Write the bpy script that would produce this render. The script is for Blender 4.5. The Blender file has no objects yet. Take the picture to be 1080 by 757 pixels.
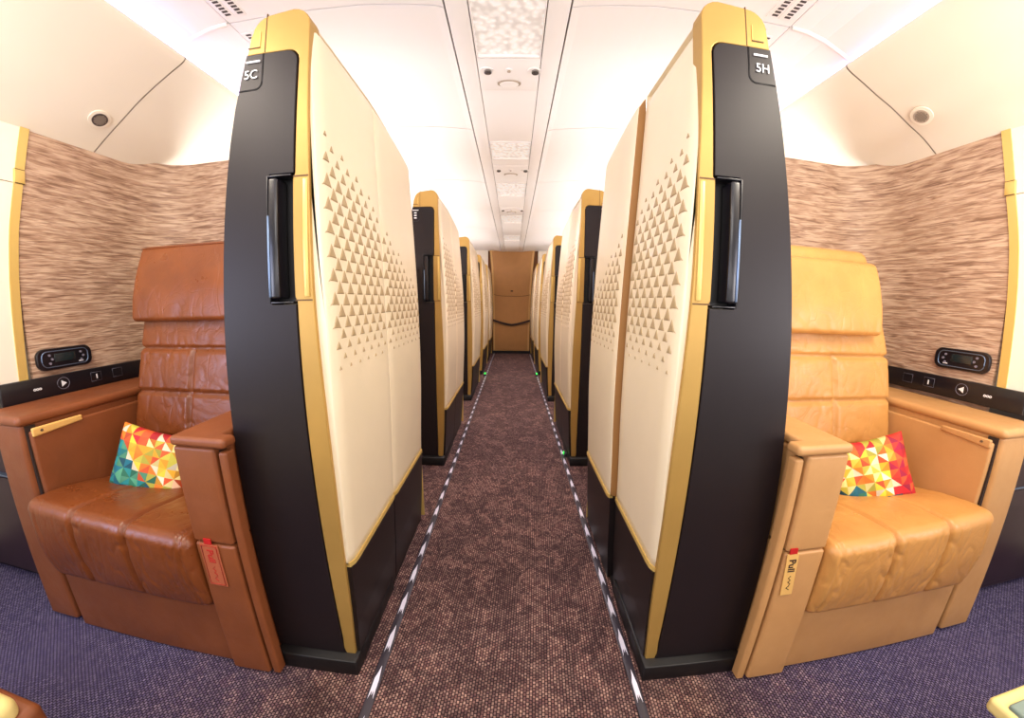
import bpy, bmesh, math, random
from mathutils import Vector, Matrix, noise
random.seed(7)
S = 0.78                      # drawing units to metres (eye height 1.27 units = 0.99 m)
PI = math.pi
scene = bpy.context.scene
COL = scene.collection
XC = -0.03                    # middle of the aisle

# ------------------------------------------------------------------ materials
def srgb(r, g, b):
    f = lambda c: (c/255/12.92) if c/255 <= .04045 else ((c/255+.055)/1.055)**2.4
    return (f(r), f(g), f(b), 1)

class NT:
    def __init__(s, name):
        s.m = bpy.data.materials.new(name); s.m.use_nodes = True
        s.t = s.m.node_tree; s.n = s.t.nodes; s.l = s.t.links
        s.b = s.n['Principled BSDF']
    def node(s, typ, **k):
        n = s.n.new(typ)
        for a, v in k.items():
            if a in n.inputs.keys() if hasattr(n.inputs, 'keys') else False: n.inputs[a].default_value = v
            else: setattr(n, a, v)
        return n
    def link(s, a, b): s.l.new(a, b)
    def coords(s, scale=(1, 1, 1), rot=(0, 0, 0)):
        tc = s.n.new('ShaderNodeTexCoord'); mp = s.n.new('ShaderNodeMapping')
        mp.inputs['Scale'].default_value = scale; mp.inputs['Rotation'].default_value = rot
        s.link(tc.outputs['Object'], mp.inputs['Vector']); return mp.outputs['Vector']
    def noise(s, vec, scale, detail=3, rough=.5, dist=0):
        n = s.n.new('ShaderNodeTexNoise'); s.link(vec, n.inputs['Vector'])
        n.inputs['Scale'].default_value = scale; n.inputs['Detail'].default_value = detail
        n.inputs['Roughness'].default_value = rough; n.inputs['Distortion'].default_value = dist
        return n.outputs['Fac']
    def ramp(s, fac, stops, interp='LINEAR'):
        r = s.n.new('ShaderNodeValToRGB'); r.color_ramp.interpolation = interp
        e = r.color_ramp.elements
        while len(e) < len(stops): e.new(.5)
        for i, (p, c) in enumerate(stops):
            e[i].position = p; e[i].color = c
        s.link(fac, r.inputs['Fac']); return r.outputs['Color']
    def bump(s, h, strength=.3, dist=.01, prev=None):
        b = s.n.new('ShaderNodeBump'); b.inputs['Strength'].default_value = strength
        b.inputs['Distance'].default_value = dist; s.link(h, b.inputs['Height'])
        if prev is not None: s.link(prev, b.inputs['Normal'])
        return b.outputs['Normal']
    def math(s, op, a, b=None, c=None):
        n = s.n.new('ShaderNodeMath'); n.operation = op
        for i, v in enumerate((a, b, c)):
            if v is None: continue
            if isinstance(v, (int, float)): n.inputs[i].default_value = v
            else: s.link(v, n.inputs[i])
        return n.outputs[0]
    def mix(s, fac, a, b, typ='MIX'):
        n = s.n.new('ShaderNodeMix'); n.data_type = 'RGBA'; n.blend_type = typ
        if isinstance(fac, (int, float)): n.inputs[0].default_value = fac
        else: s.link(fac, n.inputs[0])
        for i, v in ((6, a), (7, b)):
            if isinstance(v, tuple): n.inputs[i].default_value = v
            else: s.link(v, n.inputs[i])
        return n.outputs[2]

def simple(name, col, rough=.5, metal=0, spec=.5, coat=0, emit=None, es=0, grain=0, bumpn=None):
    t = NT(name); b = t.b
    b.inputs['Roughness'].default_value = rough; b.inputs['Metallic'].default_value = metal
    b.inputs['Specular IOR Level'].default_value = spec; b.inputs['Coat Weight'].default_value = coat
    v = t.coords()
    if grain:
        n = t.noise(v, 9, 4)
        lo = tuple(c*(1-grain) for c in col[:3])+(1,); hi = tuple(min(1, c*(1+grain)) for c in col[:3])+(1,)
        t.link(t.ramp(n, [(.3, lo), (.7, hi)]), b.inputs['Base Color'])
    else: b.inputs['Base Color'].default_value = col
    if bumpn: t.link(t.bump(t.noise(v, bumpn[0], 4), bumpn[1], bumpn[2]), b.inputs['Normal'])
    if emit: b.inputs['Emission Color'].default_value = emit; b.inputs['Emission Strength'].default_value = es
    return t.m

def leather(name, c0, c1, rough=.34, wr=.5):
    t = NT(name); v = t.coords()
    n = t.noise(v, 7, 5, .6)
    t.link(t.ramp(n, [(.25, c0), (.75, c1)]), t.b.inputs['Base Color'])
    t.link(t.ramp(t.noise(v, 16, 3), [(.2, (rough-.08,)*3+(1,)), (.8, (rough+.16,)*3+(1,))]), t.b.inputs['Roughness'])
    fine = t.noise(v, 420, 2)
    w1 = t.noise(t.coords((1, 1, .55), (0, .5, 0)), 9, 2, .5, .8)
    w2 = t.noise(t.coords((.8, 1, 1), (0, -.6, 0)), 17, 2, .5, .6)
    a1 = t.math('MINIMUM', t.math('ABSOLUTE', t.math('SUBTRACT', w1, .5)), .035)
    a2 = t.math('MINIMUM', t.math('ABSOLUTE', t.math('SUBTRACT', w2, .47)), .03)
    b1 = t.bump(t.math('MULTIPLY', t.math('ADD', a1, t.math('MULTIPLY', a2, .5)), 20), wr, .004)
    t.link(t.bump(fine, .18, .001, b1), t.b.inputs['Normal'])
    t.b.inputs['Specular IOR Level'].default_value = .5
    return t.m

M = {}
M['cream'] = simple('cream_shell', srgb(238, 222, 190), .36, coat=.2, grain=.02)
M['edge_tan'] = simple('shell_edge_tan', srgb(165, 118, 66), .5)
M['dent_shade'] = simple('triangle_dent_shade', srgb(176, 152, 113), .5)  # shade of the pyramid dents put into a tan colour
M['gold'] = simple('brushed_gold', srgb(186, 148, 78), .42, .4, grain=.05)
M['gold_light'] = simple('pale_gold', srgb(222, 190, 110), .35, .35)
M['gold_seam'] = simple('gold_seam_dark', srgb(92, 62, 20), .6)  # dark brown for seams and grooves
M['black'] = simple('aubergine_black_laminate', srgb(28, 20, 22), .46, spec=.35, grain=.06)
M['kick'] = simple('kick_panel_black', srgb(22, 15, 15), .42, grain=.1)
M['plinth'] = simple('plinth_black', srgb(16, 14, 15), .5)
M['gloss'] = simple('gloss_black', srgb(20, 18, 24), .28, coat=.15)
M['steel'] = simple('blue_grey_bar_sheen', srgb(120, 140, 170), .3, .8)
M['white_ink'] = simple('white_print', srgb(235, 235, 238), .6)
M['dim_ink'] = simple('dim_print', srgb(120, 116, 130), .6)
M['ceil'] = simple('ceiling_white', srgb(243, 238, 235), .5, bumpn=(2.0, .05, .02))
M['ceil_gap'] = simple('ceiling_gap', srgb(120, 110, 105), .8)
M['over'] = simple('side_panel_offwhite', srgb(240, 230, 212), .42, bumpn=(1.5, .05, .02))
M['vent_dark'] = simple('vent_dark', srgb(70, 60, 58), .6)
M['vent_mid'] = simple('vent_beige', srgb(176, 160, 142), .5)
M['chrome'] = simple('nozzle_chrome', srgb(150, 146, 142), .25, .8)
M['leather_shaded'] = leather('leather_shaded_tone', srgb(108, 54, 24), srgb(134, 72, 34), .30, .22)  # left seat and arms: same leather, dimmer light put into the colour
M['arm_shaded'] = leather('arm_leather_shaded_tone', srgb(122, 66, 34), srgb(140, 78, 42), .42, .06)
M['leather_lit'] = leather('leather_lit_tone', srgb(188, 132, 68), srgb(206, 150, 82), .34, .2)  # right seat and arms: same leather, brighter light put into the colour
M['arm_lit'] = leather('arm_leather_lit_tone', srgb(188, 138, 84), srgb(202, 152, 96), .45, .06)
M['groove'] = simple('dark_joint', srgb(40, 24, 16), .7)
M['cabinet'] = simple('dark_cabinet', srgb(52, 34, 40), .4, grain=.1)
M['screen'] = simple('lcd_dark', srgb(34, 44, 46), .15, coat=.4)
M['doorm'] = simple('end_door_leather', srgb(186, 134, 76), .5, grain=.04)
M['door_edge'] = simple('end_door_edge', srgb(214, 170, 104), .45)
M['strap'] = simple('strap_brown', srgb(48, 28, 24), .7)
M['red'] = simple('red_tab', srgb(190, 24, 22), .6)
M['tagL'] = simple('tag_brown', srgb(176, 92, 58), .6)
M['tagR'] = simple('tag_cream', srgb(226, 178, 100), .6)
M['ink'] = simple('tag_ink', srgb(50, 26, 18), .7)
M['redink'] = simple('tag_red_ink', srgb(178, 30, 22), .7)
M['brown_curtain'] = simple('brown_curtain', srgb(120, 78, 44), .8, bumpn=(30, .4, .01))
M['cream_pad'] = simple('cream_pad', srgb(238, 216, 140), .5)
M['teal_pad'] = simple('teal_grey_top', srgb(122, 140, 130), .45)
M['green_led'] = simple('green_marker_lens', srgb(40, 200, 70), .4, emit=srgb(30, 220, 70), es=2.0)
M['track'] = simple('path_track', srgb(52, 46, 54), .35)
M['dash'] = simple('path_luminous_dash', srgb(226, 222, 236), .3, coat=.4)
M['led'] = simple('cove_led', (1, 1, 1, 1), .5, emit=(.66, .55, 1.0, 1), es=5)

def mk_lens():
    t = NT('ceiling_light_textured_lens'); v = t.coords()
    vo = t.n.new('ShaderNodeTexVoronoi'); vo.feature = 'SMOOTH_F1'; t.link(v, vo.inputs['Vector']); vo.inputs['Scale'].default_value = 48
    t.b.inputs['Base Color'].default_value = (.7, .67, .64, 1)
    t.link(t.ramp(vo.outputs['Distance'], [(.1, (1, .95, .9, 1)), (.6, (.3, .26, .24, 1))]), t.b.inputs['Emission Color'])
    t.b.inputs['Emission Strength'].default_value = .5
    t.b.inputs['Roughness'].default_value = .3
    t.link(t.bump(vo.outputs['Distance'], .6, .01), t.b.inputs['Normal'])
    return t.m
M['lens'] = mk_lens()

def mk_wood():
    t = NT('rippled_wood_relief')
    v = t.coords((4.2, 4.2, 62)); n1 = t.noise(v, 1.7, 2, .5, 1.2)
    v2 = t.coords((6.5, 6.5, 40)); n2 = t.noise(v2, 2.4, 2, .5, .6)
    v3 = t.coords((1.2, 1.2, 5)); n3 = t.noise(v3, 1.5, 2)
    s = t.math('ADD', t.math('MULTIPLY', n1, .6), t.math('MULTIPLY', n2, .4))
    c = t.ramp(s, [(.36, srgb(130, 98, 78)), (.46, srgb(170, 136, 112)), (.6, srgb(208, 178, 152))])
    c2 = t.mix(t.ramp(n3, [(.35, (0, 0, 0, 1)), (.7, (.22, .22, .22, 1))]), c, srgb(170, 130, 98))
    t.link(c2, t.b.inputs['Base Color']); t.b.inputs['Roughness'].default_value = .5
    t.link(t.bump(s, .75, .012), t.b.inputs['Normal'])
    return t.m
M['wood'] = mk_wood()

def mk_carpet():
    t = NT('woven_carpet')
    v = t.coords((1, 1, 1), (0, 0, PI/2+.06))
    sx = t.n.new('ShaderNodeSeparateXYZ'); t.link(t.coords(), sx.inputs[0])
    ax = t.math('ABSOLUTE', sx.outputs[0])
    side = t.ramp(t.math('MULTIPLY', ax, .6), [(.30, (0, 0, 0, 1)), (.62, (1, 1, 1, 1))])  # bluish light tint beside the seats, put into the carpet colour
    def weave(dark, mid, light):
        br = t.n.new('ShaderNodeTexBrick'); t.link(v, br.inputs['Vector'])
        br.inputs['Scale'].default_value = 62; br.inputs['Mortar Size'].default_value = .10; br.inputs['Brick Width'].default_value = .62
        br.inputs['Row Height'].default_value = .5; br.inputs['Mortar Smooth'].default_value = .5; br.inputs['Bias'].default_value = -.2
        br.inputs['Color1'].default_value = mid; br.inputs['Color2'].default_value = light; br.inputs['Mortar'].default_value = dark
        return br
    a = weave(srgb(40, 22, 24), srgb(112, 80, 78), srgb(180, 146, 134)); b = weave(srgb(28, 24, 48), srgb(102, 93, 136), srgb(146, 136, 172))
    # scattered diamond patches of paler yarn in the aisle
    vo = t.n.new('ShaderNodeTexVoronoi'); vo.distance = 'MANHATTAN'; t.link(t.coords((1, 1, 1), (0, 0, PI/4)), vo.inputs['Vector']); vo.inputs['Scale'].default_value = 22
    sp = t.n.new('ShaderNodeSeparateXYZ'); t.link(vo.outputs['Color'], sp.inputs[0])
    pat = t.ramp(sp.outputs[0], [(.30, (.50, .46, .46, 1)), (.62, (.86, .84, .82, 1)), (.82, (1.35, 1.3, 1.2, 1))])
    ca = t.mix(.65, a.outputs['Color'], pat, 'MULTIPLY')
    c = t.mix(side, ca, b.outputs['Color'])
    fl = t.noise(t.coords(), 150, 2, .6)
    c = t.mix(t.ramp(fl, [(.42, (0, 0, 0, 1)), (.66, (.5, .5, .5, 1))]), c, srgb(36, 24, 34))
    t.link(c, t.b.inputs['Base Color']); t.b.inputs['Roughness'].default_value = .85
    t.b.inputs['Specular IOR Level'].default_value = .25
    t.link(t.bump(t.math('ADD', a.outputs['Fac'], fl), .5, .004), t.b.inputs['Normal'])
    return t.m
M['carpet'] = mk_carpet()

def mk_vcol():
    t = NT('harlequin_fabric'); a = t.n.new('ShaderNodeAttribute'); a.attribute_name = 'tri'
    t.link(a.outputs['Color'], t.b.inputs['Base Color']); t.b.inputs['Roughness'].default_value = .7
    t.link(t.bump(t.noise(t.coords(), 300, 2), .2, .001), t.b.inputs['Normal'])
    return t.m
M['pillow'] = mk_vcol()

# ------------------------------------------------------------------ mesh builder
class MB:
    def __init__(s): s.v = []; s.f = []; s.mi = []; s.sm = []; s.mats = []
    def m(s, mat):
        if mat not in s.mats: s.mats.append(mat)
        return s.mats.index(mat)
    def add(s, vs, fs, mat, smooth=False):
        b = len(s.v); k = s.m(mat); s.v += [tuple(v) for v in vs]
        for f in fs: s.f.append([b+i for i in f]); s.mi.append(k); s.sm.append(smooth)
    def addbm(s, bm, mat, smooth=False):
        bm.verts.index_update(); s.add([v.co[:] for v in bm.verts], [[v.index for v in f.verts] for f in bm.faces], mat, smooth); bm.free()
    def box(s, x0, x1, y0, y1, z0, z1, mat, bev=0, seg=2, smooth=None):
        if x0 > x1: x0, x1 = x1, x0
        bm = bmesh.new(); bmesh.ops.create_cube(bm, size=1)
        for v in bm.verts: v.co = Vector((x0+(v.co.x+.5)*(x1-x0), y0+(v.co.y+.5)*(y1-y0), z0+(v.co.z+.5)*(z1-z0)))
        if bev: bmesh.ops.bevel(bm, geom=bm.edges[:], offset=bev, segments=seg, profile=.5, affect='EDGES')
        s.addbm(bm, mat, bool(bev) if smooth is None else smooth)
    def poly(s, pts, mapf, depth, mat, bev=0):
        """closed outline pts (a,b) -> mapf(a,b,d) extruded over d in 0..depth"""
        bm = bmesh.new(); n = len(pts)
        A = [bm.verts.new(mapf(a, b, 0)) for a, b in pts]; B = [bm.verts.new(mapf(a, b, depth)) for a, b in pts]
        bm.faces.new(A); bm.faces.new(B[::-1])
        rim = []
        for i in range(n): bm.faces.new((A[i], B[i], B[(i+1) % n], A[(i+1) % n]))
        bmesh.ops.recalc_face_normals(bm, faces=bm.faces[:])
        if bev:
            es = [e for e in bm.edges if any(len(f.verts) > 4 for f in e.link_faces)]
            bmesh.ops.bevel(bm, geom=es, offset=bev, segments=2, profile=.5, affect='EDGES', clamp_overlap=True)
        s.addbm(bm, mat)
    def rbox(s, c, h, r, mat, n=(8, 8, 8), fn=None, k=4):
        """rounded box, centre c, half sizes h, radius r, dense grid, fn warps a point"""
        ax = []
        for i in range(3):
            hi, ri = h[i], min(r, h[i]*.999); t = [math.tan(PI/4*j/k) for j in range(1, k+1)]
            core = [-(hi-ri)+2*(hi-ri)*j/n[i] for j in range(n[i]+1)]
            lo = [-(hi-ri)-ri*x for x in t][::-1]; ax.append(lo+core+[-x for x in lo][::-1])
        idx = {}; V = []; F = []
        N = [len(a)-1 for a in ax]
        def vid(i, j, l):
            key = (i, j, l)
            if key in idx: return idx[key]
            p = Vector((ax[0][i], ax[1][j], ax[2][l])); q = Vector(tuple(max(-(h[a]-min(r, h[a]*.999)), min(h[a]-min(r, h[a]*.999), p[a])) for a in range(3)))
            d = p-q; p = q+d.normalized()*min(r, min(h)*.999 if False else r) if d.length > 1e-9 else q
            p = p+Vector(c)
            if fn: p = Vector(fn(p.x, p.y, p.z))
            V.append(p); idx[key] = len(V)-1; return idx[key]
        for a in range(3):
            b, e = [(1, 2), (2, 0), (0, 1)][a]
            for side in (0, N[a]):
                for i in range(N[b]):
                    for j in range(N[e]):
                        q = []
                        for (di, dj) in ((0, 0), (1, 0), (1, 1), (0, 1)):
                            t = [0, 0, 0]; t[a] = side; t[b] = i+di; t[e] = j+dj; q.append(vid(*t))
                        if side == 0: q = q[::-1]
                        F.append(q)
        s.add(V, F, mat, True)
    def tube(s, pts, r, mat, n=8, closed=False):
        pts = [Vector(p) for p in pts]; V = []; F = []; m = len(pts)
        for i, p in enumerate(pts):
            t = (pts[(i+1) % m]-pts[i-1]) if closed else (pts[min(i+1, m-1)]-pts[max(i-1, 0)])
            t.normalize(); u = t.orthogonal().normalized() if abs(t.z) > .99 else t.cross(Vector((0, 0, 1))).normalized(); w = t.cross(u)
            for j in range(n): a = 2*PI*j/n; V.append(p+(u*math.cos(a)+w*math.sin(a))*r)
        for i in range(m if closed else m-1):
            for j in range(n): F.append([i*n+j, i*n+(j+1) % n, ((i+1) % m)*n+(j+1) % n, ((i+1) % m)*n+j])
        if not closed: F.append(list(range(n))[::-1]); F.append([(m-1)*n+j for j in range(n)])
        s.add(V, F, mat, True)
    def disc(s, c, ax, r, t, mat, n=28, rx=1.0):
        """flat cylinder centred c, axis ax, radius r, thickness t"""
        ax = Vector(ax).normalized(); u = Vector((1, 0, 0)) if abs(ax.x) < .9 else Vector((0, 1, 0)); u = (u-ax*u.dot(ax)).normalized(); w = ax.cross(u); c = Vector(c)
        V = []
        for e in (-.5, .5):
            for j in range(n): a = 2*PI*j/n; V.append(c+ax*t*e+u*math.cos(a)*r*rx+w*math.sin(a)*r)
        F = [[j, (j+1) % n, n+(j+1) % n, n+j] for j in range(n)]+[list(range(n))[::-1], [n+j for j in range(n)]]
        s.add(V, F, mat, False)
    def build(s, name, parent=None, loc=(0, 0, 0)):
        me = bpy.data.meshes.new(name); me.from_pydata([Vector(v)*S for v in s.v], [], s.f)
        for m in s.mats: me.materials.append(m)
        for p, k, sm in zip(me.polygons, s.mi, s.sm): p.material_index = k; p.use_smooth = sm
        me.validate(); me.update()
        bm = bmesh.new(); bm.from_mesh(me); bmesh.ops.recalc_face_normals(bm, faces=bm.faces[:]); bm.to_mesh(me); bm.free()
        o = bpy.data.objects.new(name, me); COL.objects.link(o); o.location = Vector(loc)*S
        if parent: o.parent = parent
        return o

def empty(name, label, cat, loc=(0, 0, 0), group=None):
    o = bpy.data.objects.new(name, None); COL.objects.link(o); o.location = Vector(loc)*S; o.empty_display_size = .1
    o['label'] = label; o['category'] = cat
    if group: o['group'] = group
    return o
def tag(o, label, cat, group=None):
    o['label'] = label; o['category'] = cat
    if group: o['group'] = group
    return o
def struct(o, label=None):
    o['kind'] = 'structure'
    if label: o['label'] = label
    return o
def text_into(mb, body, mapf, size, mat, depth=.0015, bold=0.0):
    """letter outlines as solid thin mesh; mapf(a, b, d)"""
    cu = bpy.data.curves.new('t', 'FONT'); cu.body = body; cu.size = size; cu.align_x = 'CENTER'; cu.align_y = 'CENTER'; cu.extrude = depth/2; cu.offset = bold; cu.resolution_u = 4
    ob = bpy.data.objects.new('t', cu); COL.objects.link(ob)
    dg = bpy.context.evaluated_depsgraph_get(); dg.update()
    me = bpy.data.meshes.new_from_object(ob.evaluated_get(dg))
    mb.add([mapf(v.co.x, v.co.y, v.co.z) for v in me.vertices], [list(p.vertices) for p in me.polygons], mat)
    bpy.data.objects.remove(ob); bpy.data.curves.remove(cu); bpy.data.meshes.remove(me)
def interp(tab, z):
    if z <= tab[0][0]: return tab[0][1]
    for (a, u), (b, w) in zip(tab, tab[1:]):
        if z <= b: return u+(w-u)*(z-a)/(b-a)
    return tab[-1][1]
def sinterp(tab, z):      # smooth (Catmull-Rom) interpolation
    n = len(tab)
    if z <= tab[0][0]: return tab[0][1]
    if z >= tab[-1][0]: return tab[-1][1]
    for i in range(n-1):
        if z <= tab[i+1][0]:
            x0, y0 = tab[i]; x1, y1 = tab[i+1]; h = x1-x0; t = (z-x0)/h
            m0 = (y1-tab[i-1][1])/(x1-tab[i-1][0]) if i > 0 else (y1-y0)/h
            m1 = (tab[i+2][1]-y0)/(tab[i+2][0]-x0) if i+2 < n else (y1-y0)/h
            return (2*t**3-3*t*t+1)*y0+(t**3-2*t*t+t)*h*m0+(-2*t**3+3*t*t)*y1+(t**3-t*t)*h*m1

# ------------------------------------------------------------------ suite dividing walls ("pods")
GOLD_IN = .545
G_AISLE = [(0, .51), (.06, .51), (.3, .494), (.6, .486), (.85, .484), (1.06, .489), (1.3, .498), (1.57, .503), (1.82, .513), (2.03, .52)]
OUTER = {-1: [(0, .80), (.3, .80), (.6, .80), (.88, .797), (1.11, .788), (1.325, .775), (1.5, .763), (1.69, .746), (1.82, .729), (1.965, .702), (2.05, .69)],
         1: [(0, .862), (.3, .860), (.58, .856), (.8, .846), (.96, .832), (1.21, .81), (1.47, .782), (1.8, .744), (1.975, .719), (2.05, .71)]}
CREAM = [(.40, .472), (.6, .464), (.85, .455), (1.1, .455), (1.36, .463), (1.6, .478), (1.8, .494), (2.0, .512), (2.08, .522)]
TOPZ, BAND = 2.075, 1.955

def arc(cx, cz, r, a0, a1, n=6):
    return [(cx+r*math.cos(math.radians(a0+(a1-a0)*i/n)), cz+r*math.sin(math.radians(a0+(a1-a0)*i/n))) for i in range(n+1)]

def pod_top(y, L):       # top edge of the aisle shells falls away to the far end
    t = y/L
    return 2.05 - .0*t if t < .45 else 2.05-.075*((t-.45)/.55)**1.6

def make_pod(s, name, label, L=.95, letter=None, group=None, y0=.9, gap_out=0.0, pattern=True):
    root = empty(name, label, 'partition', (XC, y0, 0), group)
    O = OUTER[s]; H = .027 if s > 0 else 0; BAND = 1.955+H; TOPZ = 2.075+H
    mp = lambda a, b, d: (s*a, d, b)
    zs = [i*.1 for i in range(1, 20)]
    # gold frame: aisle pillar and cap
    zt = TOPZ
    ga = [(sinterp(G_AISLE, z), z) for z in [.06+.1*i for i in range(20)]]
    out_top = [(sinterp(O, z), z) for z in (1.955+H, 1.985+H, 2.01+H)]
    ox = sinterp(O, 2.03)
    pts = ga + arc(.52+.05, zt-.05, .05, 180, 90, 5) + [(ox-.055, zt-.008)] + arc(ox-.06, zt-.068, .06, 80, 8, 5) + out_top[::-1] \
        + [(GOLD_IN+.04, BAND)] + arc(GOLD_IN+.03, BAND-.03, .03, 90, 180, 4)[0:] + [(GOLD_IN, 1.61), (GOLD_IN+.006, 1.6), (GOLD_IN+.006, 1.285), (GOLD_IN, 1.275), (GOLD_IN+.0, .6), (GOLD_IN, .14), (GOLD_IN+.004, .09), (GOLD_IN-.004, .06)]
    g = MB(); g.poly(pts, mp, .055, M['gold'], .003)
    # seams in the gold and the paler insert beside the handle
    for z in (1.277, 1.603): g.box(s*(sinterp(G_AISLE, z)+.002), s*(GOLD_IN+.004), -.001, .004, z-.002, z+.002, M['gold_seam'])
    g.box(s*(sinterp(G_AISLE, 1.45)+.006), s*(sinterp(G_AISLE, 1.45)+.02), -.004, .003, 1.285, 1.595, M['gold_light'], .002)
    g.box(s*.648, s*.6505, -.001, .004, BAND+.002, zt-.004, M['gold_seam'])
    # small embossed catch on the cap
    g.box(s*.665, s*.667, -.002, .002, 1.975+H, 2.02+H, M['gold_light']); g.box(s*.665, s*.70, -.002, .002, 1.972+H, 1.975+H, M['gold_seam'])
    g.build('gold_frame', root)
    # black end panel with the notch of the handle
    bo = [(sinterp(O, z), z) for z in [.07, .2, .3, .4, .5, .6, .7, .8, .9, 1.0, 1.1, 1.2, 1.3, 1.4, 1.5, 1.6, 1.7, 1.8, 1.9, 1.953+H]]
    e = .0025
    pts = bo + [(GOLD_IN+.04, BAND-.003)] + arc(GOLD_IN+.034, BAND-.034, .031, 90, 180, 4) + [(GOLD_IN+e, 1.612), (.618, 1.612), (.628, 1.602), (.628, 1.276), (.618, 1.266), (GOLD_IN+e, 1.266), (GOLD_IN+e, .07)]
    b = MB(); b.poly(pts, lambda a, z, d: (s*a, d-.003, z), .058, M['black'], .002)
    b.build('end_panel', root)
    h = MB()
    h.box(s*(GOLD_IN+.007), s*.626, .035, .05, 1.268, 1.61, M['plinth'])
    h.box(s*.622, s*.627, -.006, .03, 1.27, 1.608, M['gloss'], .0015); h.box(s*(GOLD_IN+.008), s*.622, -.006, .03, 1.604, 1.609, M['gloss'], .0015)
    h.box(s*(GOLD_IN+.008), s*.622, -.006, .03, 1.269, 1.274, M['gloss'], .0015)
    ho = h.build('handle', root)
    p = MB(); p.box(s*.588, s*.615, -.016, .034, 1.282, 1.598, M['gloss'], .006, 3); p.box(s*.612, s*.6185, -.018, .01, 1.284, 1.50, M['steel'], .003, 2)  # blue-grey strip stands in for the sheen on the bar's outer edge
    p.build('pull_bar', ho)
    # seat number plate
    q = MB()
    ob = lambda z: sinterp(O, z)-.003
    pl = [(.652, 1.951+H), (.652, 1.875+H)] + arc(.672, 1.872+H, .02, 180, 270, 4) + [(ob(1.852+H), 1.852+H), (ob(1.9+H), 1.9+H), (ob(1.951+H), 1.951+H)]
    q.poly([(a, z) for a, z in pl], lambda a, z, d: (s*a, d-.0042, z), .003, M['black'], .0005)
    # dark joint line round the plate
    jl = [(.650, 1.953+H), (.650, 1.875+H)] + arc(.672, 1.872+H, .022, 180, 270, 6) + [(ob(1.85+H), 1.85+H)]
    q.tube([(s*a, -.0034, z) for a, z in jl], .0013, M['plinth'], 6)
    po = q.build('seat_number_plate', root)
    w = MB()
    cx = .684 if s < 0 else .690
    w.box(s*(cx-.026), s*(cx+.016), -.0075, -.005, 1.927+H, 1.932+H, M['white_ink'])
    if letter: text_into(w, letter, lambda a, z, d: (s*cx+a, d-.0065, 1.892+H+z), .035, M['white_ink'])
    else:
        for i in range(3): w.box(s*(cx-.012), s*(cx+.006), -.0075, -.005, 1.87+H+.018*i, 1.878+H+.018*i, M['white_ink'])
    w.build('seat_number', po)
    # body behind the end panel
    c = MB(); lv = [.03, .3, .6, .9, 1.2, 1.5, 1.7, 1.85, 1.95, 2.0, 2.035]
    ring = []; V = []; F = []
    for z in lv:
        o = sinterp(O, z)-.006-(.03 if z > 2.02 else 0); i_ = sinterp(G_AISLE, z)+.012
        d2 = min(.55, L*.5)
        V += [(s*i_, .05, z), (s*o, .05, z), (s*o, d2, z), (s*.60, d2, z), (s*.60, L-.01, z-(.05 if z > 1.95 else 0)), (s*i_, L-.01, z-(.05 if z > 1.95 else 0))]
    for k in range(len(lv)-1):
        for j in range(6): F.append([k*6+j, k*6+(j+1) % 6, (k+1)*6+(j+1) % 6, (k+1)*6+j])
    F += [[5, 4, 3, 2, 1, 0], [(len(lv)-1)*6+j for j in range(6)]]
    c.add(V, F, M['cream']); c.build('wall_core', root)
    # two aisle shells, each with its triangle relief, gold lip and kick panel
    mid = .455
    spans = [(.012, mid-.003, .010 if gap_out else 0), (mid+.003 if not gap_out else mid+.012, L, -gap_out)]
    for k, (a, bb, off) in enumerate(spans):
        def U(y, z, a=a, bb=bb, off=off):
            u = sinterp(CREAM, z)+off
            t = max(0, 1-(y-a)/.035); u += .013*t*t if k == 0 else .006*t*t
            t2 = max(0, 1-(bb-y)/.03); u += (.03 if k else .004)*t2*t2
            return u
        ny, nz = 14, 44; z0 = .455; V = []; F = []
        def top(y):
            zt_ = pod_top(y, L)+H*.8; r = .05
            if k == 1 and bb-y < r: zt_ -= r-math.sqrt(max(0, r*r-(r-(bb-y))**2))
            return zt_
        ys = [a+(bb-a)*(.5-.5*math.cos(PI*i/ny)) for i in range(ny+1)]
        for y in ys:
            for j in range(nz+1):
                t = j/nz; z = z0+(top(y)-z0)*t
                u = U(y, z); dz = top(y)-z
                if dz < .03: u += .02*(1-dz/.03)**2
                V.append((s*u, y, z))
        m = nz+1
        for i in range(ny):
            for j in range(nz): F.append([i*m+j, (i+1)*m+j, (i+1)*m+j+1, i*m+j+1])
        n0 = len(V)
        for y in ys:
            for j in (0, nz):
                z = z0 if j == 0 else top(y); V.append((s*(.532), y, z))
        # rims: bottom, top, near, far
        for i in range(ny):
            F.append([i*m, (i+1)*m, n0+(i+1)*2, n0+i*2]); F.append([i*m+nz, n0+i*2+1, n0+(i+1)*2+1, (i+1)*m+nz])
        F.append([n0, n0+1]+[j for j in range(nz, -1, -1)]); F.append([n0+ny*2+1, n0+ny*2]+[ny*m+j for j in range(nz+1)])
        sh = MB(); sh.add(V, F[:ny*nz], M['cream'], True)
        em = M['edge_tan'] if (gap_out and k == 1) else M['cream']
        b0 = 0
        for f in F[ny*nz:]: sh.f.append(f); sh.mi.append(sh.m(em)); sh.sm.append(False)
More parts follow.
